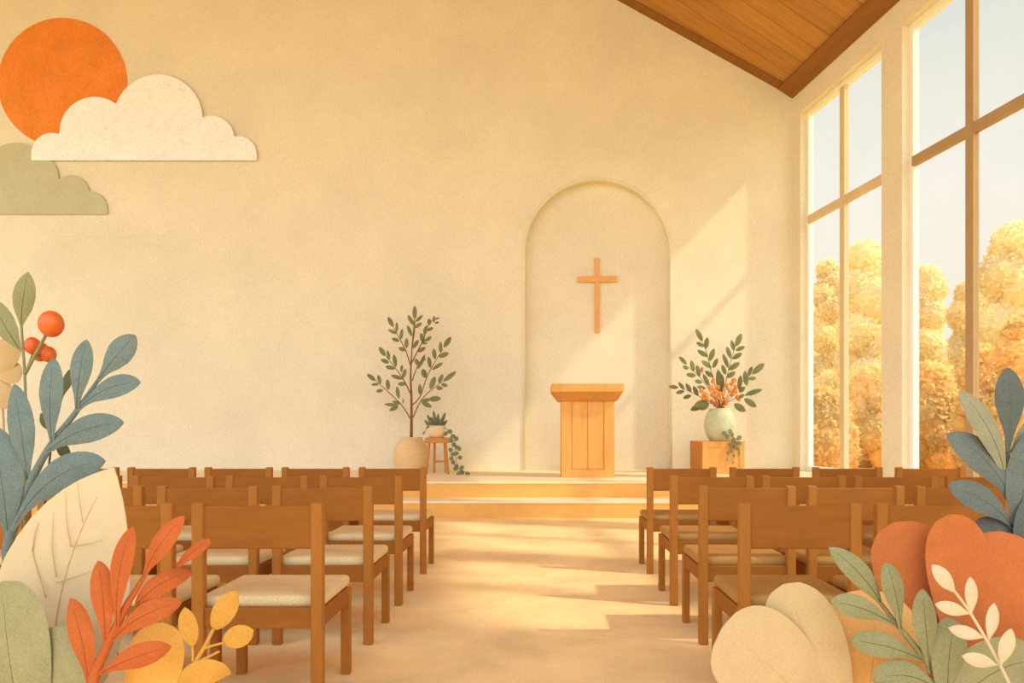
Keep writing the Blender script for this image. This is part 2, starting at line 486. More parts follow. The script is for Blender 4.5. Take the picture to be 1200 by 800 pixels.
# ------------------------------------------------------------------ chairs
def chair_proto():
    w = .28
    t = empty('wooden_chair', (0, 0, 0), 'x', 'chair')
    bm = NB(); box(bm, (-w + .045, -.014, .69), (w - .045, .014, .873), .005); obj('backrest', bm, M['chair'], t)
    for s in (-1, 1):
        bm = NB(); x0, x1 = sorted((s * w, s * (w - .052)))
        box(bm, (x0, -.022, 0), (x1, .024, .886), .007); obj('leg', bm, M['chairleg'], t)
    for s in (-1, 1):
        bm = NB(); x0, x1 = sorted((s * (w - .002), s * (w - .046)))
        box(bm, (x0, .465, 0), (x1, .51, .425), .005); obj('leg', bm, M['chairleg'], t)
    bm = NB(); box(bm, (-w + .05, -.012, .35), (w - .05, .016, .440), .004); obj('back_rail', bm, M['chair'], t)
    bm = NB(); box(bm, (-w + .044, .476, .35), (w - .044, .504, .428), .004); obj('front_rail', bm, M['chair'], t)
    for s in (-1, 1):
        bm = NB(); x0, x1 = sorted((s * (w - .008), s * (w - .036)))
        box(bm, (x0, .022, .35), (x1, .468, .428), .004); obj('side_rail', bm, M['chair'], t)
    bm = NB(); box(bm, (-w + .03, .0, .402), (w - .03, .50, .43)); obj('seat_base', bm, M['chair'], t)
    bm = NB(); box(bm, (-w + .012, .026, .426), (w - .012, .525, .482), .022, 4); obj('seat_cushion', bm, M['cushion'], t, smooth=True)
    return t


def dup(root, loc, pad=None):
    r = root.copy(); COL.objects.link(r); r.location = loc
    for ch in list(root.children):
        c = ch.copy(); COL.objects.link(c); c.parent = r
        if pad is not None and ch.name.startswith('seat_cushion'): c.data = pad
    return r


proto = chair_proto(); used = False
ROWY = [3.29, 4.29, 5.24, 6.39]
rown = ['nearest', 'second', 'third', 'farthest']
seatn = ['on the aisle', 'second from the aisle', 'third from the aisle', 'fourth from the aisle', 'fifth from the aisle']
left_n = [3, 4, 5, 5]
right = [(.872, .585, .93, 3), (.915, .605, .96, 4), (.92, .628, 1.02, 4), (.93, .69, 1.03, 4)]


shade_pad = [c for c in proto.children if c.name.startswith('seat_cushion')][0].data.copy(); shade_pad.materials.clear(); shade_pad.materials.append(M['cushionshade'])


def put(x, y, sx, label, group, pad=None):
    global used
    o = proto if not used else dup(proto, (x, y, 0), pad)
    used = True
    o.location = (x, y, 0); o.scale = (sx, 1, 1)
    tag(o, label, 'chair', group)


for r in range(4):
    for k in range(left_n[r]):
        put(-.905 - .28 - .64 * k, ROWY[r], 1, 'wooden chair, cream seat pad, left block, %s row, %s' % (rown[r], seatn[k]), 'wooden chairs left of the aisle')
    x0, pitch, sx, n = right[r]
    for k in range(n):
        put(x0 + .28 * sx + pitch * k, ROWY[r], sx, 'wooden chair, seat pad with shade in its colour, right block, %s row, %s' % (rown[r], seatn[k]), 'wooden chairs right of the aisle', shade_pad)

# ------------------------------------------------------------------ lectern
D = 11.78; k = D / F


def X(x, d=D): return (x - PX) * d / F


def Z(y, d=D): return EYE - (y - PY) * d / F


t = empty('lectern', (X(689), D + .3, ST_Z), 'honey wood lectern with wide overhanging top in front of the arched niche', 'lectern')
bm = NB(); box(bm, (X(658), D, ST_Z), (X(720), D + .55, Z(464)), .008); obj('body', bm, M['oak'], t)
bm = NB(); box(bm, (X(646), D - .16, Z(459.5)), (X(730), D + .66, Z(450)), .008); obj('top', bm, M['oak'], t)
bm = NB()     # tapered moulding under the top
hexa(bm, [V((X(655), D - .06, Z(469.5))), V((X(723), D - .06, Z(469.5))), V((X(723), D + .6, Z(469.5))), V((X(655), D + .6, Z(469.5))),
          V((X(647), D - .15, Z(459.5))), V((X(729), D - .15, Z(459.5))), V((X(729), D + .65, Z(459.5))), V((X(647), D + .65, Z(459.5)))])
obj('moulding', bm, M['oakdark'], t)  # shade under the top is carried by the darker wood colour
bm = NB()
for a, b, zz0, zz1 in ((658, 669.6, ST_Z, Z(469)), (708, 720, ST_Z, Z(469)), (669.6, 708, ST_Z, Z(550))):
    box(bm, (X(a), D - .022, zz0), (X(b), D + .005, zz1), .003)
obj('face_frame', bm, M['oak'], t)
for a, b in ((670.2, 688.2), (688.9, 707.4)):
    bm = NB(); box(bm, (X(a), D - .012, Z(549.6)), (X(b), D + .005, Z(469)), .005); obj('front_board', bm, M['oak'], t)

# cross on the niche wall
D2 = WB + ND - .05
t = empty('hanging_cross', (X(700, D2), WB + ND, Z(389, D2)), 'plain wooden cross on the niche wall above the lectern', 'cross')
bm = NB(); box(bm, (X(697, D2), D2, Z(389.5, D2)), (X(702.6, D2), WB + ND, Z(302, D2)), .006); obj('upright', bm, M['cross'], t)
bm = NB(); box(bm, (X(677, D2), D2 - .01, Z(330.4, D2)), (X(723, D2), D2 + .035, Z(323.6, D2)), .006); obj('crossbar', bm, M['cross'], t)

# ------------------------------------------------------------------ wall decorations
def panel(name, outline, d_front, d_back, m, label, cat):
    loc = P(sum(p[0] for p in outline) / len(outline), sum(p[1] for p in outline) / len(outline), d_back)
    t = empty(name, loc, label, cat)
    bm = NB(); pts = [(P(x, y, WB).x, P(x, y, WB).z) for x, y in outline]
    prism(bm, pts, d_front, d_back); obj('panel', bm, m, t)
    return t


sun = [(73.5 + 75.5 * math.cos(a), 97 + 75.5 * math.sin(a)) for a in [2 * math.pi * i / 96 for i in range(96)]]
panel('hanging_sun_disc', sun, WB - .015, WB, M['sun'], 'round orange sun disc high on the left of the back wall', 'wall decoration')


def cloud(circles, base, n=90):
    x0 = min(c[0] - c[2] for c in circles); x1 = max(c[0] + c[2] for c in circles)
    top = []
    xs = sorted(set([x0 + (x1 - x0) * i / n for i in range(n + 1)] + [c[0] - c[2] * math.cos(a * math.pi / 14) for c in circles for a in range(15)]))
    for x in xs:
        y = base - .01
        for cx, cy, r in circles:
            if abs(x - cx) <= r: y = min(y, cy - math.sqrt(max(r * r - (x - cx) ** 2, 0)))
        top.append((x, min(y, base - .3)))
    return [(x0, base)] + top + [(x1, base)]


t = panel('hanging_cloud_panel', cloud([(20, 208, 40), (46, 208, 24), (84, 228, 22), (106, 246, 21), (-20, 230, 30)], 251.5), WB - .034, WB - .02, M['sagecloud'],
          'dull sage cloud low under the orange sun disc at the left edge', 'wall decoration')
bm = NB(); box(bm, (P(60, 235, WB).x, WB - .021, P(60, 245, WB).z), (P(80, 235, WB).x, WB, P(60, 235, WB).z)); obj('spacer', bm, M['sagecloud'], t)
t = panel('hanging_cloud_panel', cloud([(63, 181, 24), (113, 156, 41), (187, 141, 52), (249, 164, 27), (281, 182, 21)], 189), WB - .056, WB - .04, M['cloud'],
          'large cream cloud overlapping the orange sun disc', 'wall decoration')
bm = NB(); box(bm, (P(190, 150, WB).x, WB - .041, P(190, 170, WB).z), (P(230, 150, WB).x, WB, P(190, 150, WB).z)); obj('spacer', bm, M['cloud'], t)

# ------------------------------------------------------------------ potted tree
def foliage(bm, lst, D, w0=5.0, spread=.10, prof=OVAL, thick=.003):
    for q in lst:
        b, tp = q[0], q[1]; w = q[2] if len(q) > 2 else w0
        dd = D + random.uniform(-spread, spread); d2 = dd + random.uniform(-.04, .04)
        nr = V((random.uniform(-.3, .3), -1, random.uniform(-.1, .5)))
        leaf(bm, P(*b, D), P(*tp, d2), w * D / F, nr, prof, bend=.04, cup=.15, thick=thick, n=8)


DT = 13.2
base = P(482, 553, DT); base.z = ST_Z
t = empty('potted_tree', base, 'tall slim tree with small olive leaves in a pale round clay pot on the stage', 'potted tree')
bm = NB(); kk = DT / F; hh = P(0, 512, DT).z - ST_Z
pr = [(15, 0), (17, .04), (20, .25), (20.6, .45), (19.6, .68), (16.5, .86), (13.2, .93), (12.6, .96), (13.4, 1.0), (11.6, 1.0), (11.2, .93), (12, .84)]
lathe(bm, base, [(r * kk, z * hh) for r, z in pr]); obj('pot', bm, M['terracotta'], t, smooth=True)
bm = NB(); lathe(bm, base, [(11.3 * kk, .84 * hh), (11.3 * kk, .9 * hh)]); obj('soil', bm, M['soil'], t)
bm = NB(); tube(bm, [V((base.x, base.y, ST_Z + .85 * hh)), P(482.2, 490, DT), P(482, 462, DT), P(481.3, 440, DT), P(483, 405, DT), P(486, 372, DT)], .028, .006, 8); obj('trunk', bm, M['bark'], t, smooth=True)
TB = [
    ([(483, 405), (486, 385), (486, 373)], [((486, 374), (486, 358), 5.5), ((485, 381), (478, 369)), ((487, 377), (495.5, 369), 4.5), ((486, 384), (494.5, 378), 4.5), ((482.6, 394), (477.4, 381), 4.5)], 0),
    ([(481, 428), (476, 412), (468, 396), (461, 383)], [((461, 383), (454.5, 371), 5.5), ((465, 389), (465, 377), 4), ((465, 391), (455, 386), 4.2), ((469.5, 398), (471.5, 385), 4.5), ((468, 400), (459, 396)), ((476.3, 408), (476.5, 396), 5), ((475, 411), (467, 407))], .14),
    ([(481.5, 462), (473, 445), (464, 432), (452, 417)], [((452, 417), (444, 406.5), 6), ((456, 422), (454, 410), 4), ((456, 425), (446, 421)), ((464, 430), (461.5, 415)), ((463, 432), (451.5, 429)), ((472, 443), (475.5, 432)), ((470, 436), (471.5, 427), 4), ((472, 444), (458, 439.5)), ((476, 450), (466, 449.5), 5.5)], -.14),
    ([(481.5, 491), (471, 475), (455, 459), (440, 446)], [((440, 446), (430, 438), 5.5), ((446, 450), (443, 439)), ((444, 450), (435, 450.5), 3.6), ((455, 457), (454, 444), 5.5), ((449, 457), (440.5, 458.5), 4.5), ((467.5, 467), (465, 452.5)), ((470, 473), (459.5, 470), 4), ((467, 475), (450, 473.5), 4.6), ((467, 476), (456, 481)), ((472, 473), (473, 467), 2)], .10),
    ([(482.5, 425), (490, 410), (497, 396), (500, 385), (509, 372)], [((484, 408), (490.5, 398)), ((489.5, 412), (499, 407)), ((497, 403), (493, 390), 5.5), ((498, 400), (505.5, 394)), ((497, 393), (500, 381)), ((500, 387), (508, 384)), ((503, 381), (503, 373)), ((508, 378), (509, 370), 4.5), ((510, 379), (514, 376.5), 4), ((510, 374), (515, 372), 3), ((494, 402), (501, 402.5), 3)], .16),
    ([(483, 446), (488, 432), (497, 416)], [((490, 428), (487, 420), 5.5), ((490, 432), (492, 424)), ((492, 430), (498, 415), 4), ((494, 422), (499, 420), 4)], -.12),
    ([(483.5, 474), (492, 465), (499, 445), (505, 432), (519, 409)], [((520, 407), (528.5, 394.5), 6), ((516, 413), (516.5, 400), 4.6), ((510, 421), (508, 408), 5.5), ((514, 418), (526, 413.5), 6), ((504.5, 431), (502, 417.5)), ((506, 433), (519, 425)), ((499, 443), (495, 432), 7), ((492, 462), (492, 450), 4.6)], .12),
    ([(484, 489), (493, 470), (505, 457), (519, 447)], [((519, 447), (535, 435), 6), ((514, 449), (519, 438), 5), ((504, 456), (510, 441), 6.5), ((511, 454), (519, 455), 5), ((517, 450), (524.5, 452), 4.6), ((494, 471), (506, 477), 6), ((494, 470), (505, 467.5), 4.6), ((502, 468), (517, 466.5), 7)], -.10),
]
for line, lv, dy in TB:
    q = [P(x, y, DT + dy * i / (len(line) - 1)) for i, (x, y) in enumerate(line)]
    bm = NB(); tube(bm, q, .011, .005, 6); br = obj('branch', bm, M['bark'], t, smooth=True)
    bm = NB(); foliage(bm, lv, DT + dy * .6, spread=.06); obj('foliage', bm, M['olive'], br, smooth=True)

# stool with the succulent on it
DS = 12.62
sx0, sx1 = X(498, DS), X(526, DS); zt0, zt1 = Z(519, DS), Z(512.7, DS)
t = empty('wooden_stool', ((sx0 + sx1) / 2, DS + .2, ST_Z), 'small four-legged wooden stool beside the round clay pot', 'stool')
bm = NB(); box(bm, (sx0, DS, zt0), (sx1, DS + .40, zt1), .012); obj('seat', bm, M['oakdark'], t)
for (xa, xb, ya, yb) in ((502.5, 499.5, .05, .01), (521.5, 525, .05, .01), (506, 505.2, .34, .38), (518.2, 519.4, .34, .38)):
    bm = NB(); a = V((X(xa, DS), DS + ya, zt0 + .01)); b = V((X(xb, DS), DS + yb, ST_Z))
    tube(bm, [a, b], .022, .022, 4, smooth=False); obj('leg', bm, M['oakdark'], t)
bm = NB(); tube(bm, [V((X(505.6, DS), DS + .36, Z(541.5, DS))), V((X(519, DS), DS + .36, Z(541.5, DS)))], .014, n=6, smooth=False); obj('stretcher', bm, M['oakdark'], t)

DP = 12.8
pb = V((X(511.8, DP), DP, zt1 + .001))
t = empty('potted_succulent', pb, 'succulent with a trailing vine in a small cream pot on the stool', 'potted plant')
kk = DP / F; hh = Z(498.6, DP) - zt1
bm = NB(); lathe(bm, pb, [(8.2 * kk, 0), (9.4 * kk, .3 * hh), (10.4 * kk, .75 * hh), (10.6 * kk, hh), (9.5 * kk, hh), (9.3 * kk, .8 * hh)], 32); obj('pot', bm, M['smallpot'], t, smooth=True)
bm = NB(); lathe(bm, pb, [(9.35 * kk, .7 * hh), (9.35 * kk, .88 * hh)], 24); obj('soil', bm, M['soil'], t)
for i, (b, tp, w) in enumerate([((511, 501), (508, 480.8), 4.4), ((508, 501), (500.5, 485.5), 4.2), ((505, 501), (497.5, 492), 4), ((513, 501), (513.5, 484), 4.2), ((515, 501), (522, 483), 4.4), ((517, 501), (524, 492), 4), ((509, 500), (504.5, 488), 4), ((515, 500), (518, 489), 4)]):
    bm = NB(); leaf(bm, P(*b, DP), P(*tp, DP + (-.1, .05, -.05, .12, -.06, .04, .13, -.12)[i]), w * kk, (0, -1, .15), OVAL, bend=.05, cup=.3, thick=.012, n=10); obj('leaf', bm, M['ivy'], t, smooth=True)
DV = 12.50
bm = NB(); tube(bm, [P(520, 500, DP - .1), P(526, 505, DV), P(532, 512, DV), P(533.5, 526, DV), P(535, 541, DV), P(537, 549, DV), P(543, 552, DV - .02), P(549, 555.2, DV - .02)], .006, .004, 6)
tr = obj('trailing_vine', bm, M['ivy'], t, smooth=True)
bm = NB()
for (x, y) in [(522, 508), (527, 505.5), (531, 511), (535, 514), (529, 516), (532, 521), (535.5, 524), (528, 527), (538, 525.5), (531, 532), (534.5, 531), (539, 536), (529, 537), (531, 541.5), (535, 546), (534, 549), (541, 548), (538, 554.3), (548, 555), (541.5, 553)]:
    a = random.uniform(0, 6.28); r = 3.4
    leaf(bm, P(x - r * math.cos(a), y - r * .8 * math.sin(a), DV), P(x + r * math.cos(a), y + r * .8 * math.sin(a), DV - .03), 5.4 * kk, (random.uniform(-.3, .3), -1, .3), OVAL, thick=.004, n=7)
obj('foliage', bm, M['ivy'], tr, smooth=True)
bm = NB(); tube(bm, [P(506, 500, DP - .1), P(501, 500, DV), P(498.5, 505, DV), P(495, 509, DV)], .004, .003, 6)
leaf(bm, P(503, 499, DV), P(499, 502, DV), 2.6 * kk, None, OVAL, thick=.004, n=7); leaf(bm, P(498.5, 505, DV), P(495, 509, DV), 2.2 * kk, None, OVAL, thick=.004, n=7)
obj('short_vine', bm, M['ivy'], t, smooth=True)

# ------------------------------------------------------------------ plinth, vase and bouquet
DB = 12.7
bx0, bx1 = X(823, DB), X(872.5, DB); bz = Z(517, DB)
t = empty('wooden_plinth', ((bx0 + bx1) / 2, DB + .35, ST_Z), 'square wooden box plinth with a framed front under the sage vase', 'plinth')
bm = NB(); box(bm, (bx0, DB, ST_Z), (bx1, DB + 1.0, bz - .012), .006)
obj('body', bm, M['oakdark'], t)  # darker wood colour stands in for shade on the plinth's side
bm = NB(); fr = .085
for q in ((bx0, bx0 + fr, ST_Z, bz - .012), (bx1 - fr, bx1, ST_Z, bz - .012), (bx0 + fr, bx1 - fr, bz - .012 - fr, bz - .012), (bx0 + fr, bx1 - fr, ST_Z, ST_Z + fr)):
    box(bm, (q[0], DB - .02, q[2]), (q[1], DB + .004, q[3]), .004)
obj('front_frame', bm, M['oak'], t)
bm = NB(); box(bm, (bx0 + fr - .01, DB - .008, ST_Z + fr - .01), (bx1 - fr + .01, DB + .004, bz - fr), .002); obj('front_panel', bm, M['oak'], t)
bm = NB(); box(bm, (bx0 - .006, DB - .024, bz - .014), (bx1 + .006, DB + 1.0, bz), .004); obj('top', bm, M['oak'], t)

DVA = 12.98
vb = V((X(844, DVA), DVA, bz))
kk = DVA / F; hh = Z(478.5, DVA) - bz
t = empty('vase', vb, 'round sage green ceramic vase on the wooden plinth', 'vase')
bm = NB(); lathe(bm, vb, [(r * kk, z * hh) for r, z in [(11, 0), (12.5, .02), (16, .18), (18.2, .38), (18.6, .52), (17.6, .70), (14.6, .88), (12.4, .96), (13, 1.0), (11.6, 1.0), (11.2, .94), (12.5, .86), (14, .70), (13, .5), (9, .12)]], 48); obj('body', bm, M['vase'], t, smooth=True)
root_pt = V((vb.x, vb.y, bz + .5 * hh))
BR = [
    ('tallest olive branch at the upper left of the vase bouquet', [(843, 472), (834, 437), (828, 413), (823, 400)], [((823, 400), (815.5, 385), 6.5), ((825, 406), (816, 401), 5.5), ((827, 409), (829, 395), 6), ((829, 418), (817.5, 410), 6.5), ((831.5, 423), (837, 408), 6.5), ((834, 431), (822, 422.5), 6.5), ((835.5, 431), (841, 419.5), 5.5), ((836.5, 442), (826, 434.5), 6)], .05, 'olive'),
    ('tall olive branch at the upper right of the vase bouquet', [(846, 472), (854, 432), (863, 402)], [((862, 406), (869, 390.5), 7), ((860, 411), (857, 398), 5.5), ((862, 410.5), (873, 406), 5.5), ((856.5, 420), (851.5, 406), 6), ((858, 420.5), (869.5, 413.5), 6), ((853.5, 431), (847, 414.5), 6), ((854, 433.5), (867, 424.5), 6.5), ((850.5, 439), (846, 427), 6), ((851, 442.5), (862, 435.5), 6)], .12, 'olive'),
    ('olive branch reaching left from the middle of the vase bouquet', [(841, 474), (829, 453), (820, 442), (807, 430)], [((805, 427), (795.5, 417.5), 6), ((807, 432), (800, 429), 4.8), ((813, 435), (810, 422), 5.5), ((815.5, 440), (804, 438.5), 5.5), ((820, 441), (816.5, 427.5), 5.5), ((823, 448), (814, 446), 5.5), ((831, 452), (824, 438), 5), ((827, 455), (817, 453), 5)], -.08, 'olive'),
    ('lowest olive branch stretching far left of the vase', [(840, 476), (817, 463), (802, 456)], [((795, 454), (783.5, 452.5), 5), ((802, 456.5), (795, 447.5), 5), ((802, 458), (792, 460.5), 5), ((810, 460), (804, 449), 5.5), ((810, 463), (800.5, 466.5), 5), ((818, 464), (812.5, 452), 5.5)], .0, 'olivedark'),
    ('faded olive branch reaching up right beyond the vase', [(848, 473), (868, 449), (882, 437)], [((882, 438), (895.5, 425.5), 7.5), ((877, 440), (881.5, 429), 5), ((875, 452), (873, 434), 7), ((877, 443.5), (886.5, 443), 4.6), ((866, 457), (868, 439.5), 6), ((866, 459.5), (873, 453), 5.5)], .08, 'olive'),
    ('low olive branch drooping right over the vase rim', [(849, 475), (863, 466), (873, 463)], [((873, 463), (893.5, 456), 6.5), ((872, 467), (886.5, 476.5), 7.5), ((865, 466), (872.5, 462), 4.5), ((860, 473), (874, 482), 8.5)], -.1, 'olive'),
    ('dark olive leaf cluster low over the left vase rim', [(840, 476), (828, 472), (818, 474)], [((830, 470), (813, 476), 9), ((824, 474), (809, 480.5), 8), ((831, 473), (820, 480), 7)], -.14, 'olivedark'),
    ('short dark olive leaf stem upright in the bouquet centre', [(844, 474), (844, 458), (842, 448)], [((845, 463), (841.5, 432.5), 9.5), ((847, 456), (846, 438), 5)], .03, 'olivedark'),
]
for lab, line, lv, dy, mm in BR:
    t = empty('leafy_branch', root_pt, lab, 'branch', 'leafy branches in the sage vase')
    q = [root_pt + V((random.uniform(-.01, .01), random.uniform(-.02, .02), 0))] + [P(x, y, DVA + dy * (i + 1) / len(line)) for i, (x, y) in enumerate(line)]
    bm = NB(); tube(bm, q, .009, .004, 6); obj('stem', bm, M['olivedark'], t, smooth=True)
    bm = NB(); foliage(bm, lv, DVA + dy, spread=.05); obj('foliage', bm, M[mm], t, smooth=True)
SP = [
    ('orange blossom sprig leaning left in the vase', [(842, 474), (832, 463), (822, 458)], [(822, 457.5, 2.6), (826, 462.5, 3), (829, 467, 2.4), (824, 466, 2.2)]),
    ('orange blossom sprig second from the left in the vase', [(843, 474), (838, 462), (835, 450)], [(836, 446.5, 2.6), (833, 455, 3.2), (838, 458, 2.8), (835, 463, 2.4)]),
    ('orange blossom sprig standing in the vase centre', [(844, 475), (843, 464), (841, 455)], [(841, 454, 2.6), (843, 461, 2.6), (840, 466, 2.4), (845, 468, 2)]),
    ('orange blossom sprig right of the vase centre', [(845, 475), (849, 462), (852, 452)], [(851, 451, 2.4), (853, 455, 2), (847, 462, 2.4), (849, 468, 2.2)]),
    ('tallest orange blossom sprig at the upper right in the vase', [(846, 475), (854, 460), (860, 446)], [(860, 445.5, 2.8), (857, 450, 2.2), (862, 453, 2.2), (855, 458, 2)]),
    ('orange blossom sprig leaning right in the vase', [(846, 476), (856, 466), (864, 460)], [(861, 458, 3), (864.5, 465.5, 2.8), (858, 462, 2.4), (866, 468, 2)]),
    ('low orange blossom sprig at the vase rim', [(845, 477), (848, 474), (851, 471)], [(850, 472, 2.8), (838, 473, 3), (847, 476, 2.4), (834, 470, 2.4), (841, 476, 2.2)]),
    ('pale orange bud on a thin stem high in the bouquet', [(843, 474), (830, 448), (823, 436)], [(822.5, 433.5, 2.0), (823, 431.3, 1.5)]),
]
for i, (lab, line, bl) in enumerate(SP):
    t = empty('blossom_sprig', root_pt, lab, 'flower', 'orange blossom sprigs in the sage vase')
    d = DVA - .16 + .02 * i
    q = [root_pt] + [P(x, y, d) for x, y in line]
    bm = NB(); tube(bm, q, .006, .004, 6); obj('stem', bm, M['bark'], t, smooth=True)
    for (x, y, r) in bl:
        bm = NB()
        for a in range(5):
            an = a * 1.2566 + random.random(); rr = r * .62
            ball(bm, P(x + rr * math.cos(an), y + rr * math.sin(an), d - .01 + random.uniform(-.02, .02)), r * .62 * DVA / F, 1, (1, .7, 1.15))
        ball(bm, P(x, y, d - .03), r * .55 * DVA / F, 1)
        obj('blossom', bm, M['orange'], t, smooth=True)
# ivy hanging over the plinth front
di = DB - .05
t = empty('ivy_sprig', V((X(856, DB), DB + .05, bz)), 'small grey-green ivy sprig hanging over the right of the plinth front', 'ivy')
bm = NB()
for q in ([(848, 508), (856, 511), (860, 516), (860, 530), (858, 542)], [(857, 511), (864, 516), (867, 532)], [(858, 514), (855, 525), (852, 539)]):
    tube(bm, [P(x, y, di if y > 512 else di + .03) for x, y in q], .005, .003, 5)
obj('stem', bm, M['ivy'], t, smooth=True)
bm = NB()
for (x, y, r) in [(849, 507.5, 3.2), (856, 506, 3.6), (852, 512, 3.2), (858, 509, 2.6), (860, 515.5, 3.2), (866, 513, 3.4), (862, 521, 3), (856, 521, 2.6), (867, 519, 2.8), (864, 526, 2.2), (859, 524, 2.4), (853, 530, 1.8), (860, 534, 1.8), (866, 531, 1.9), (852, 538.5, 1.4), (859, 542, 1.6), (857, 529, 1.8)]:
    a = random.uniform(.6, 2.6)
    leaf(bm, P(x - r * math.cos(a), y - r * math.sin(a), di), P(x + r * math.cos(a), y + r * math.sin(a), di - .03), r * 1.7 * DB / F, (random.uniform(-.4, .4), -1, .3), BROAD, thick=.004, n=7)
obj('foliage', bm, M['ivy'], t, smooth=True)

# ------------------------------------------------------------------ large foreground plants
POT_L = V((-1.42, 2.35, 0)); POT_R = V((1.36, 2.35, 0)); POT_H = .34
for c, lab in ((POT_L, 'wide clay planter on the floor holding the left foreground leaves'), (POT_R, 'wide clay planter on the floor holding the right foreground flowers')):
    t = empty('floor_planter', c, lab, 'planter')
    bm = NB(); lathe(bm, c, [(.30, 0), (.33, .03), (.42, .30), (.43, POT_H), (.39, POT_H), (.38, .28)], 48); obj('pot', bm, M['planter'], t, smooth=True)
    bm = NB(); lathe(bm, c, [(.36, .20), (.375, .27)], 40); obj('soil', bm, M['soil'], t)


def plant(name, label, cat, D, pot, stem, leaves, m, mv, r=(.008, .004), prof=ELL, thick=.004, mstem=None, group=None, part='leaf', rd=.05, cup=.07, vein=.0016, foot=None):
    """stem: pixels from low to high; leaves: (base, tip, width[, material[, ctrl[, prof[, dD]]]])"""
    fb = V((pot.x + (foot or 0), pot.y + random.uniform(-.1, .1), .26))
    t = empty(name, fb, label, cat, group)
    low = P(*stem[0], D)
    q = [fb, fb.lerp(low, .55) + V((0, 0, .02))] + [P(x, y, D) for x, y in stem]
    bm = NB(); tube(bm, q, r[0], r[1], 8); obj('stem', bm, mstem or m, t, smooth=True)
    for i, lf in enumerate(leaves):
        b, tp, w = lf[0], lf[1], lf[2]
        lm = lf[3] if len(lf) > 3 and lf[3] else m
        ct = P(*lf[4], D - .02) if len(lf) > 4 and lf[4] else None
        pf = lf[5] if len(lf) > 5 and lf[5] else prof
        dd = lf[6] if len(lf) > 6 else random.uniform(-rd, rd)
        nr = V((random.uniform(-.22, .22), -1, random.uniform(-.05, .3)))
        bm = NB(); c, nn = leaf(bm, P(*b, D + dd * .3), P(*tp, D + dd), w * D / F, nr, pf, bend=.05, cup=cup, thick=thick, n=20, ctrl=ct)
        lo = obj(part, bm, lm, t, smooth=True)
        if mv:
            bm = NB(); tube(bm, [c(.06 + .82 * k / 12) + nn * (thick * .45) for k in range(13)], vein, vein * .4, 6, smooth=False)
            obj('midrib', bm, mv, lo, smooth=True)
    return t


# left side
plant('berry_twig', 'sage twig with two pale green leaves and round orange berries at the far left', 'twig', 2.55, POT_L, [(31, 640), (31, 520), (29, 440), (26.5, 405), (25, 378)],
      [((25, 384), (33, 318.5), 25.5), ((25.5, 412), (-10, 350), 27)], M['sagegreen'], M['sagevein'], r=(.005, .004), rd=.03)
bt = bpy.data.objects['berry_twig']
bm = NB(); tube(bm, [P(29.5, 438, 2.55), P(40, 418, 2.54), P(54, 392, 2.53)], .0055, .005, 8); obj('berry_stalk', bm, M['sagegreen'], bt, smooth=True)
for x, y, r, d in [(60, 379.5, 15.6, 2.50), (38, 405, 10.2, 2.57), (47, 412, 11.5, 2.60), (57, 415, 9.5, 2.58)]:
    bm = NB(); ball(bm, P(x, y, d), r * d / F, 3, (.87, .9, 1)); b = obj('berry', bm, M['berry'], bt, smooth=True)
bm = NB(); tube(bm, [P(29.5, 438, 2.55), P(36, 420, 2.56), P(40, 410, 2.58)], .003, .003, 6); tube(bm, [P(40, 418, 2.54), P(48, 415, 2.58), P(55, 415, 2.58)], .003, .003, 6); obj('berry_stalk', bm, M['sagegreen'], bt, smooth=True)

plant('pale_blossom', 'pale yellow blossom half cut off at the left edge behind the blue-grey leaves', 'flower', 2.7, POT_L, [(12, 640), (5, 520), (2, 440)],
      [((0, 440), (14, 398), 34), ((-2, 440), (26, 436), 26), ((-4, 442), (10, 478), 30), ((-4, 436), (-30, 410), 34)], M['petal_pale'], None, r=(.005, .004), prof=WIDE, part='petal', rd=.04)

plant('dark_leaf_sprig', 'thin sprig with small dark green leaves half hidden behind the blue-grey branch', 'sprig', 2.6, POT_L, [(50, 650), (58, 540), (66, 490), (74, 462)],
      [((74, 464), (86, 430), 15), ((58, 505), (48, 484), 11), ((66, 512), (82, 540), 15)], M['darkleaf'], None, r=(.004, .003))

plant('blue_leaf_branch', 'large blue-grey leafy branch rising on the left above the cream leaf', 'branch', 2.40, POT_L, [(10, 660), (18, 610), (31, 575), (57, 525), (85, 488), (105, 460), (117, 442)],
      [((114, 447), (159, 392.5), 31, None, None, STALK), ((90, 484), (101.5, 397.5), 26.5, None, None, STALK), ((62, 528), (63, 418.5), 30, None, None, STALK), ((90, 482), (165, 448), 28, None, (126, 450), STALK),
       ((52, 532), (145.5, 495), 33, None, (90, 500), STALK), ((34, 566), (17, 449.5), 33, None, (36, 525), STALK), ((14, 622), (124, 540), 40, None, (62, 545), STALK), ((10, 640), (-12, 498), 52, None, (16, 570), STALK)],
      M['blue'], M['bluevein'], r=(.020, .005), rd=.05)

plant('cream_leaf', 'broad cream leaf with a long midrib in the lower left', 'leaf', 2.26, POT_L, [(74, 856), (70, 836), (67, 820)],
      [((66, 850), (134, 547.5), 150, None, (58, 690), BROAD, -.04)], M['creamleaf'], M['creamvein'], r=(.009, .007), rd=.02, vein=.0028, cup=.04)
cl = bpy.data.objects['cream_leaf']; cll = [c for c in cl.children if c.name.startswith('leaf')][0]
bm = NB()
dv = 2.262 - .075
for q in ([(83, 640), (78, 610), (77, 576)], [(66, 676), (61, 640), (63, 600)], [(54, 700), (40, 655), (38, 640)], [(83, 640), (104, 637), (121, 632)], [(66, 682), (88, 676), (106, 669)], [(38, 645), (41, 625), (45, 612)], [(97, 612), (93, 585), (91, 566)]):
    tube(bm, [P(x, y, dv) for x, y in q], .0018, .0008, 6)
sv = obj('side_vein', bm, M['creamvein'], cll, smooth=True)

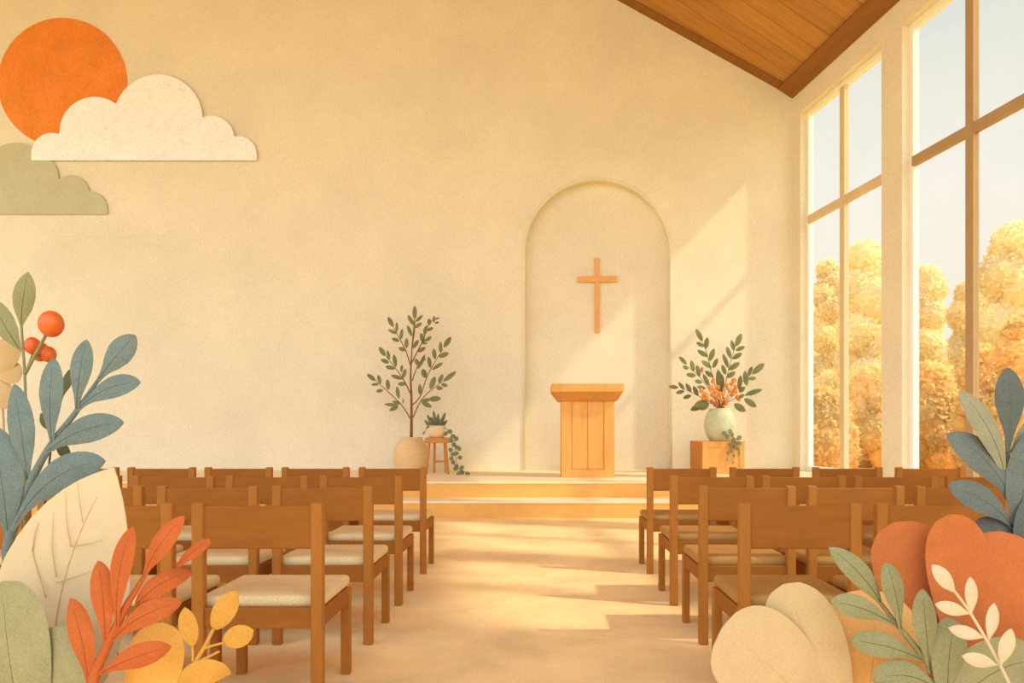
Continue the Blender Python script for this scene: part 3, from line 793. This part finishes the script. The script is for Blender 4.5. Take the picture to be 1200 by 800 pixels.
plant('sage_lobed_leaf', 'broad dull sage leaf with two lobes in the bottom left corner', 'leaf', 2.05, POT_L, [(50, 900), (42, 860), (38, 830)],
      [((34, 880), (3, 680.5), 104, None, (26, 790), WIDE, 0), ((58, 900), (62, 734), 84, None, (78, 800), WIDE, -.02)], M['sage'], M['sagevein'], r=(.010, .008), part='lobe', cup=.04)

plant('coral_branch', 'coral orange branch of long narrow leaves in front of the cream leaf', 'branch', 1.98, POT_L, [(104, 850), (108, 800), (124, 760), (147, 712), (160, 690), (172, 670)],
      [((106, 815), (82, 701), 31, None, (108, 750), STALK), ((124, 765), (115, 656.5), 28, None, (128, 705), STALK), ((138, 742), (156, 616.5), 27, None, (140, 670), STALK), ((168, 680), (216.5, 604), 26, None, (180, 648), STALK),
       ((158, 711), (227, 671), 25, None, (190, 675), OVAL), ((126, 756), (214, 705), 28, None, (165, 715), STALK), ((116, 790), (201, 757), 29, None, (150, 768), STALK), ((207, 664), (247, 632), 14, None, (222, 650), WIDE)],
      M['coral'], M['coralvein'], r=(.022, .005), rd=.04)
plant('amber_round_leaf', 'rounded amber leaf behind the coral branch at the bottom left', 'leaf', 2.12, POT_L, [(178, 880), (178, 850), (178, 830)],
      [((168, 870), (190, 729), 66, None, (180, 790), WIDE, 0), ((205, 880), (196, 770), 36, None, None, WIDE, .02)], M['amberlobe'], None, r=(.007, .006), part='lobe', rd=.01)
plant('amber_sprig', 'amber sprig with small oval leaves beside the nearest left chair', 'sprig', 1.95, POT_L, [(196, 850), (206, 812), (228, 777), (240, 757), (250, 737)],
      [((226, 757), (216.5, 711), 23, None, None, OVAL), ((250, 738), (277, 691.5), 27, None, None, OVAL), ((261, 753), (297.5, 738), 27, None, None, OVAL), ((208, 806), (271, 790), 32, None, (236, 778), OVAL)],
      M['yellow'], None, r=(.007, .0045), rd=.03)
ya = bpy.data.objects['amber_sprig']
for q in ([(226, 775), (226, 765), (225, 754)], [(238, 760), (250, 756), (262, 753)], [(228, 777), (243, 770), (257, 763)]):
    bm = NB(); tube(bm, [P(x, y, 1.95) for x, y in q], .0038, .003, 6); obj('petiole', bm, M['yellow'], ya, smooth=True)

# right side
plant('blue_leaf_branch', 'tall blue-grey leafy branch at the right edge in front of the window', 'branch', 2.45, POT_R, [(1196, 700), (1192, 640), (1187, 600), (1183, 560), (1180, 515)],
      [((1181, 530), (1181, 430.5), 37, M['bluedark'], None, STALK), ((1179, 575), (1124, 457.5), 32, M['sagegrey'], (1164, 510), STALK), ((1186, 596), (1108.5, 508.5), 38, None, (1168, 540), STALK), ((1189, 622), (1110.5, 568.5), 34, None, (1160, 585), STALK),
       ((1188, 640), (1222, 500), 50, None, (1186, 570), STALK), ((1184, 530), (1226, 490), 30, M['sagegrey'], None, ELL), ((1196, 668), (1143, 611), 32, M['bluedark'], (1180, 622), STALK), ((1196, 690), (1218, 572), 46, M['bluedark'], (1196, 630), STALK)],
      M['blueslate'], M['bluevein'], r=(.013, .006), rd=.05)
plant('coral_flower', 'large coral flower with scalloped petals in the lower right', 'flower', 2.25, POT_R, [(1140, 880), (1142, 820), (1146, 780)],
      [((1140, 790), (1240, 690), 96, None, None, WIDE, .05), ((1142, 800), (1047, 612), 100, None, (1085, 700), WIDE, .03), ((1148, 800), (1172, 622), 96, None, (1172, 700), WIDE, 0), ((1142, 805), (1112, 602.5), 94, None, (1126, 700), WIDE, -.03), ((1120, 815), (1080, 720), 70, None, None, WIDE, .06)],
      M['coralpetal'], None, r=(.010, .009), part='petal', mstem=M['sagegreen'], cup=.05)
plant('peach_flower', 'pale peach flower with heart-shaped petals at the bottom right of the aisle', 'flower', 2.16, POT_R, [(1012, 900), (1000, 860), (990, 830)],
      [((1000, 860), (1016, 690), 118, M['tanpetal'], (1030, 760), WIDE, .05), ((1000, 860), (1072, 760), 70, M['tanpetal'], None, WIDE, .06), ((985, 870), (918, 684), 84, None, (958, 770), WIDE, 0), ((1000, 880), (846, 735), 112, None, (900, 770), WIDE, -.02)],
      M['peach'], M['peachvein'], r=(.010, .009), part='petal', mstem=M['sagegreen'], cup=.05, vein=.001, foot=-.12)
plant('sage_branch', 'sage green leafy branch between the peach flower and the coral flower', 'branch', 2.02, POT_R, [(1140, 880), (1105, 800), (1080, 767), (1050, 730), (1030, 704)],
      [((1034, 710), (970.5, 641), 27, None, (1010, 668), ELL), ((1052, 734), (973, 705), 28, None, (1008, 706), STALK), ((1085, 775), (995.5, 750), 30, None, (1040, 752), STALK), ((1056, 742), (1038, 658.5), 29, None, (1046, 695), STALK),
       ((1090, 790), (1081, 689.5), 29, None, (1080, 740), STALK), ((1110, 826), (1119, 725.5), 44, None, (1102, 770), WIDE), ((1112, 818), (1022, 798), 36, None, (1060, 776), STALK), ((1100, 850), (1226, 776), 78, M['sage'], (1150, 760), BROAD, .06)],
      M['sagegreen'], M['sagevein'], r=(.016, .005), rd=.03)
plant('cream_sprig', 'slender pale peach sprig of small leaves in front of the coral flower', 'sprig', 1.90, POT_R, [(1200, 850), (1183, 802), (1160, 757), (1137, 718), (1119, 693)],
      [((1120, 695), (1092, 661.5), 20), ((1138, 720), (1137, 675.5), 15.5), ((1137, 719), (1095.5, 707.5), 16), ((1158, 751), (1165, 706), 17), ((1154, 747), (1111, 735.5), 16), ((1172, 780), (1185, 736), 17.5), ((1169, 779), (1127, 768), 17)],
      M['creamsprig'], None, r=(.005, .0035), rd=.02, prof=ELL)

# ------------------------------------------------------------------ trees outside
def tree(cx, topy, D, hw, m, label, seed, squash=1.0):
    rnd = random.Random(seed)
    top = P(cx, topy, D); Rw = hw * D / F
    base = V((top.x, D, -.14)); H = top.z + .14
    t = empty('autumn_tree', base, label, 'tree', 'autumn trees beyond the windows')
    bm = NB(); tube(bm, [base, base + V((.1, 0, H * .3)), base + V((0, 0, H * .6))], .16 + H * .012, .08, 8); obj('trunk', bm, M['trunk'], t, smooth=True)
    bm = NB()
    blobs = [(V((top.x, D, top.z - Rw * .62)), Rw * .62)]
    n = 12
    for i in range(n):
        f = (i + .5) / n                                   # from just under the top down to the ground
        z = max(top.z - Rw * .75 - f * (H - Rw * 1.1), Rw * .4)
        a = i * 2.4 + rnd.random() * .8; rr = Rw * min(.15 + f * .6, .55)
        blobs.append((V((top.x + math.cos(a) * rr, D + math.sin(a) * rr, z)), Rw * (.66 + .16 * rnd.random())))
    for c, r in blobs:
        s = NB(); bmesh.ops.create_icosphere(s, subdivisions=4, radius=1)
        for v in s.verts:
            k = 1 + .14 * noise.noise(v.co * 1.9 + c) + .05 * noise.noise(v.co * 6 + c * 2)
            v.co = c + v.co * r * k
        merge(bm, s)
        for i in range(520):          # loose leaves round the edge of the clump
            d = V((rnd.gauss(0, 1), rnd.gauss(0, 1), rnd.gauss(0, 1))).normalized()
            p = c + d * r * rnd.uniform(.97, 1.09)
            e1 = d.orthogonal().normalized(); e2 = d.cross(e1); w = .07 + .006 * D * rnd.random() * .5
            an = rnd.random() * 6.28; f1 = e1 * math.cos(an) + d * math.sin(an); f2 = e2
            bm.faces.new([bm.verts.new(p + f1 * w), bm.verts.new(p + f2 * w * .6), bm.verts.new(p - f1 * w), bm.verts.new(p - f2 * w * .6)])
    obj('crown', bm, m, t, smooth=True)


TR = [
    (946, 348, 44, 30, 'foliage1', 'pale golden tree seen left of the bar in the far window'),
    (970, 305, 40, 18, 'foliage1', 'narrow golden tree just behind the bar of the far window'),
    (1014, 283, 36, 34, 'foliage1', 'tall golden tree in the right half of the far window'),
    (1022, 430, 27, 34, 'foliage2', 'low amber tree in the right half of the far window'),
    (962, 455, 22, 34, 'foliage2', 'low amber tree at the bottom left of the far window'),
    (1086, 312, 40, 24, 'foliage1', 'pale golden tree at the left of the near window'),
    (1136, 330, 34, 22, 'foliage1', 'golden tree behind the upright bar of the near window'),
    (1190, 262, 30, 42, 'foliage1', 'tallest golden tree at the right edge of the near window'),
    (1090, 425, 22, 30, 'foliage2', 'low amber tree at the bottom left of the near window'),
    (1152, 405, 20, 26, 'foliage2', 'low amber tree right of the bar in the near window'),
    (1200, 370, 18, 34, 'foliage2', 'amber tree at the right edge of the near window'),
    (1280, 300, 26, 60, 'foliage1', 'golden tree beyond the right edge of the frame'),
]
TR = TR[:11] + [
    (988, 352, 60, 44, 'foliage1', 'hazy golden tree farthest back across the far window'),
    (1062, 372, 84, 40, 'foliage1', 'hazy golden tree farthest back behind the wall pier'),
    (1108, 412, 72, 34, 'foliage1', 'hazy low golden tree farthest back in the near window'),
    (1166, 345, 49, 34, 'foliage1', 'hazy golden tree farthest back right of the near window bar'),
]
for i, (cx, ty, D_, hw, mm, lab) in enumerate(TR): tree(cx, ty, D_, hw, M[mm], lab, 40 + i)

# ------------------------------------------------------------------ light
w = bpy.data.worlds.new('sky'); scene.world = w; w.use_nodes = True
N = w.node_tree.nodes; L = w.node_tree.links; bg = N['Background']
tc = N.new('ShaderNodeTexCoord'); sp = N.new('ShaderNodeSeparateXYZ'); L.new(tc.outputs['Generated'], sp.inputs[0])
nz = N.new('ShaderNodeTexNoise'); nz.inputs['Scale'].default_value = 5; nz.inputs['Detail'].default_value = 5; L.new(tc.outputs['Generated'], nz.inputs['Vector'])
ad = N.new('ShaderNodeMath'); ad.operation = 'MULTIPLY_ADD'; ad.inputs[1].default_value = .22; L.new(nz.outputs['Fac'], ad.inputs[0])
su = N.new('ShaderNodeMath'); su.operation = 'SUBTRACT'; su.inputs[1].default_value = .11; L.new(sp.outputs[2], su.inputs[0]); L.new(su.outputs[0], ad.inputs[2])
cr = N.new('ShaderNodeValToRGB'); L.new(ad.outputs[0], cr.inputs[0])
E = cr.color_ramp.elements
E[0].position = 0; E[0].color = (.85, .70, .45, 1)
E[1].position = .06; E[1].color = (1.0, .93, .78, 1)
for p, c in ((.26, (1.0, .97, .89, 1)), (.40, (.86, .89, .82, 1)), (.58, (.74, .81, .79, 1)), (1, (.72, .74, .70, 1))):
    e = E.new(p); e.color = c
ng = N.new('ShaderNodeMath'); ng.operation = 'MULTIPLY'; ng.inputs[1].default_value = -1; L.new(sp.outputs[1], ng.inputs[0])
yr = N.new('ShaderNodeMapRange'); yr.interpolation_type = 'SMOOTHSTEP'
yr.inputs[1].default_value = -.35; yr.inputs[2].default_value = .6; 
L.new(ng.outputs[0], yr.inputs[0])
mxc = N.new('ShaderNodeMix'); mxc.data_type = 'RGBA'; L.new(yr.outputs[0], mxc.inputs[0])      # sky behind the camera boosted and cooled, added as fill for the room
mxc.inputs[6].default_value = (1, 1, 1, 1); mxc.inputs[7].default_value = (2.05, 2.30, 2.85, 1)
vm = N.new('ShaderNodeVectorMath'); vm.operation = 'MULTIPLY'; L.new(cr.outputs[0], vm.inputs[0]); L.new(mxc.outputs[2], vm.inputs[1])
L.new(vm.outputs[0], bg.inputs['Color']); bg.inputs['Strength'].default_value = 1.0

sl = bpy.data.lights.new('sun', 'SUN'); sl.energy = 2.5; sl.color = (1, .96, .80); sl.angle = math.radians(2.2)
so = bpy.data.objects.new('sun', sl); COL.objects.link(so); so.location = (20, -6, 20)
so.rotation_euler = V((-2.8, 1, -2.75)).to_track_quat('-Z', 'Y').to_euler()

cam = bpy.data.cameras.new('camera'); co = bpy.data.objects.new('camera', cam); COL.objects.link(co)
co.location = (0, 0, EYE); co.rotation_euler = (math.pi / 2, 0, 0)
cam.sensor_width = 36; cam.lens = 36 * F / 1200
cam.shift_x = -(PX - 600) / 1200; cam.shift_y = (PY - 400) / 1200
cam.clip_end = 500
scene.camera = co
vs = scene.view_settings
vs.view_transform = 'Standard'; vs.look = 'None'; vs.exposure = 0.0; vs.gamma = 1.0; vs.use_curve_mapping = False
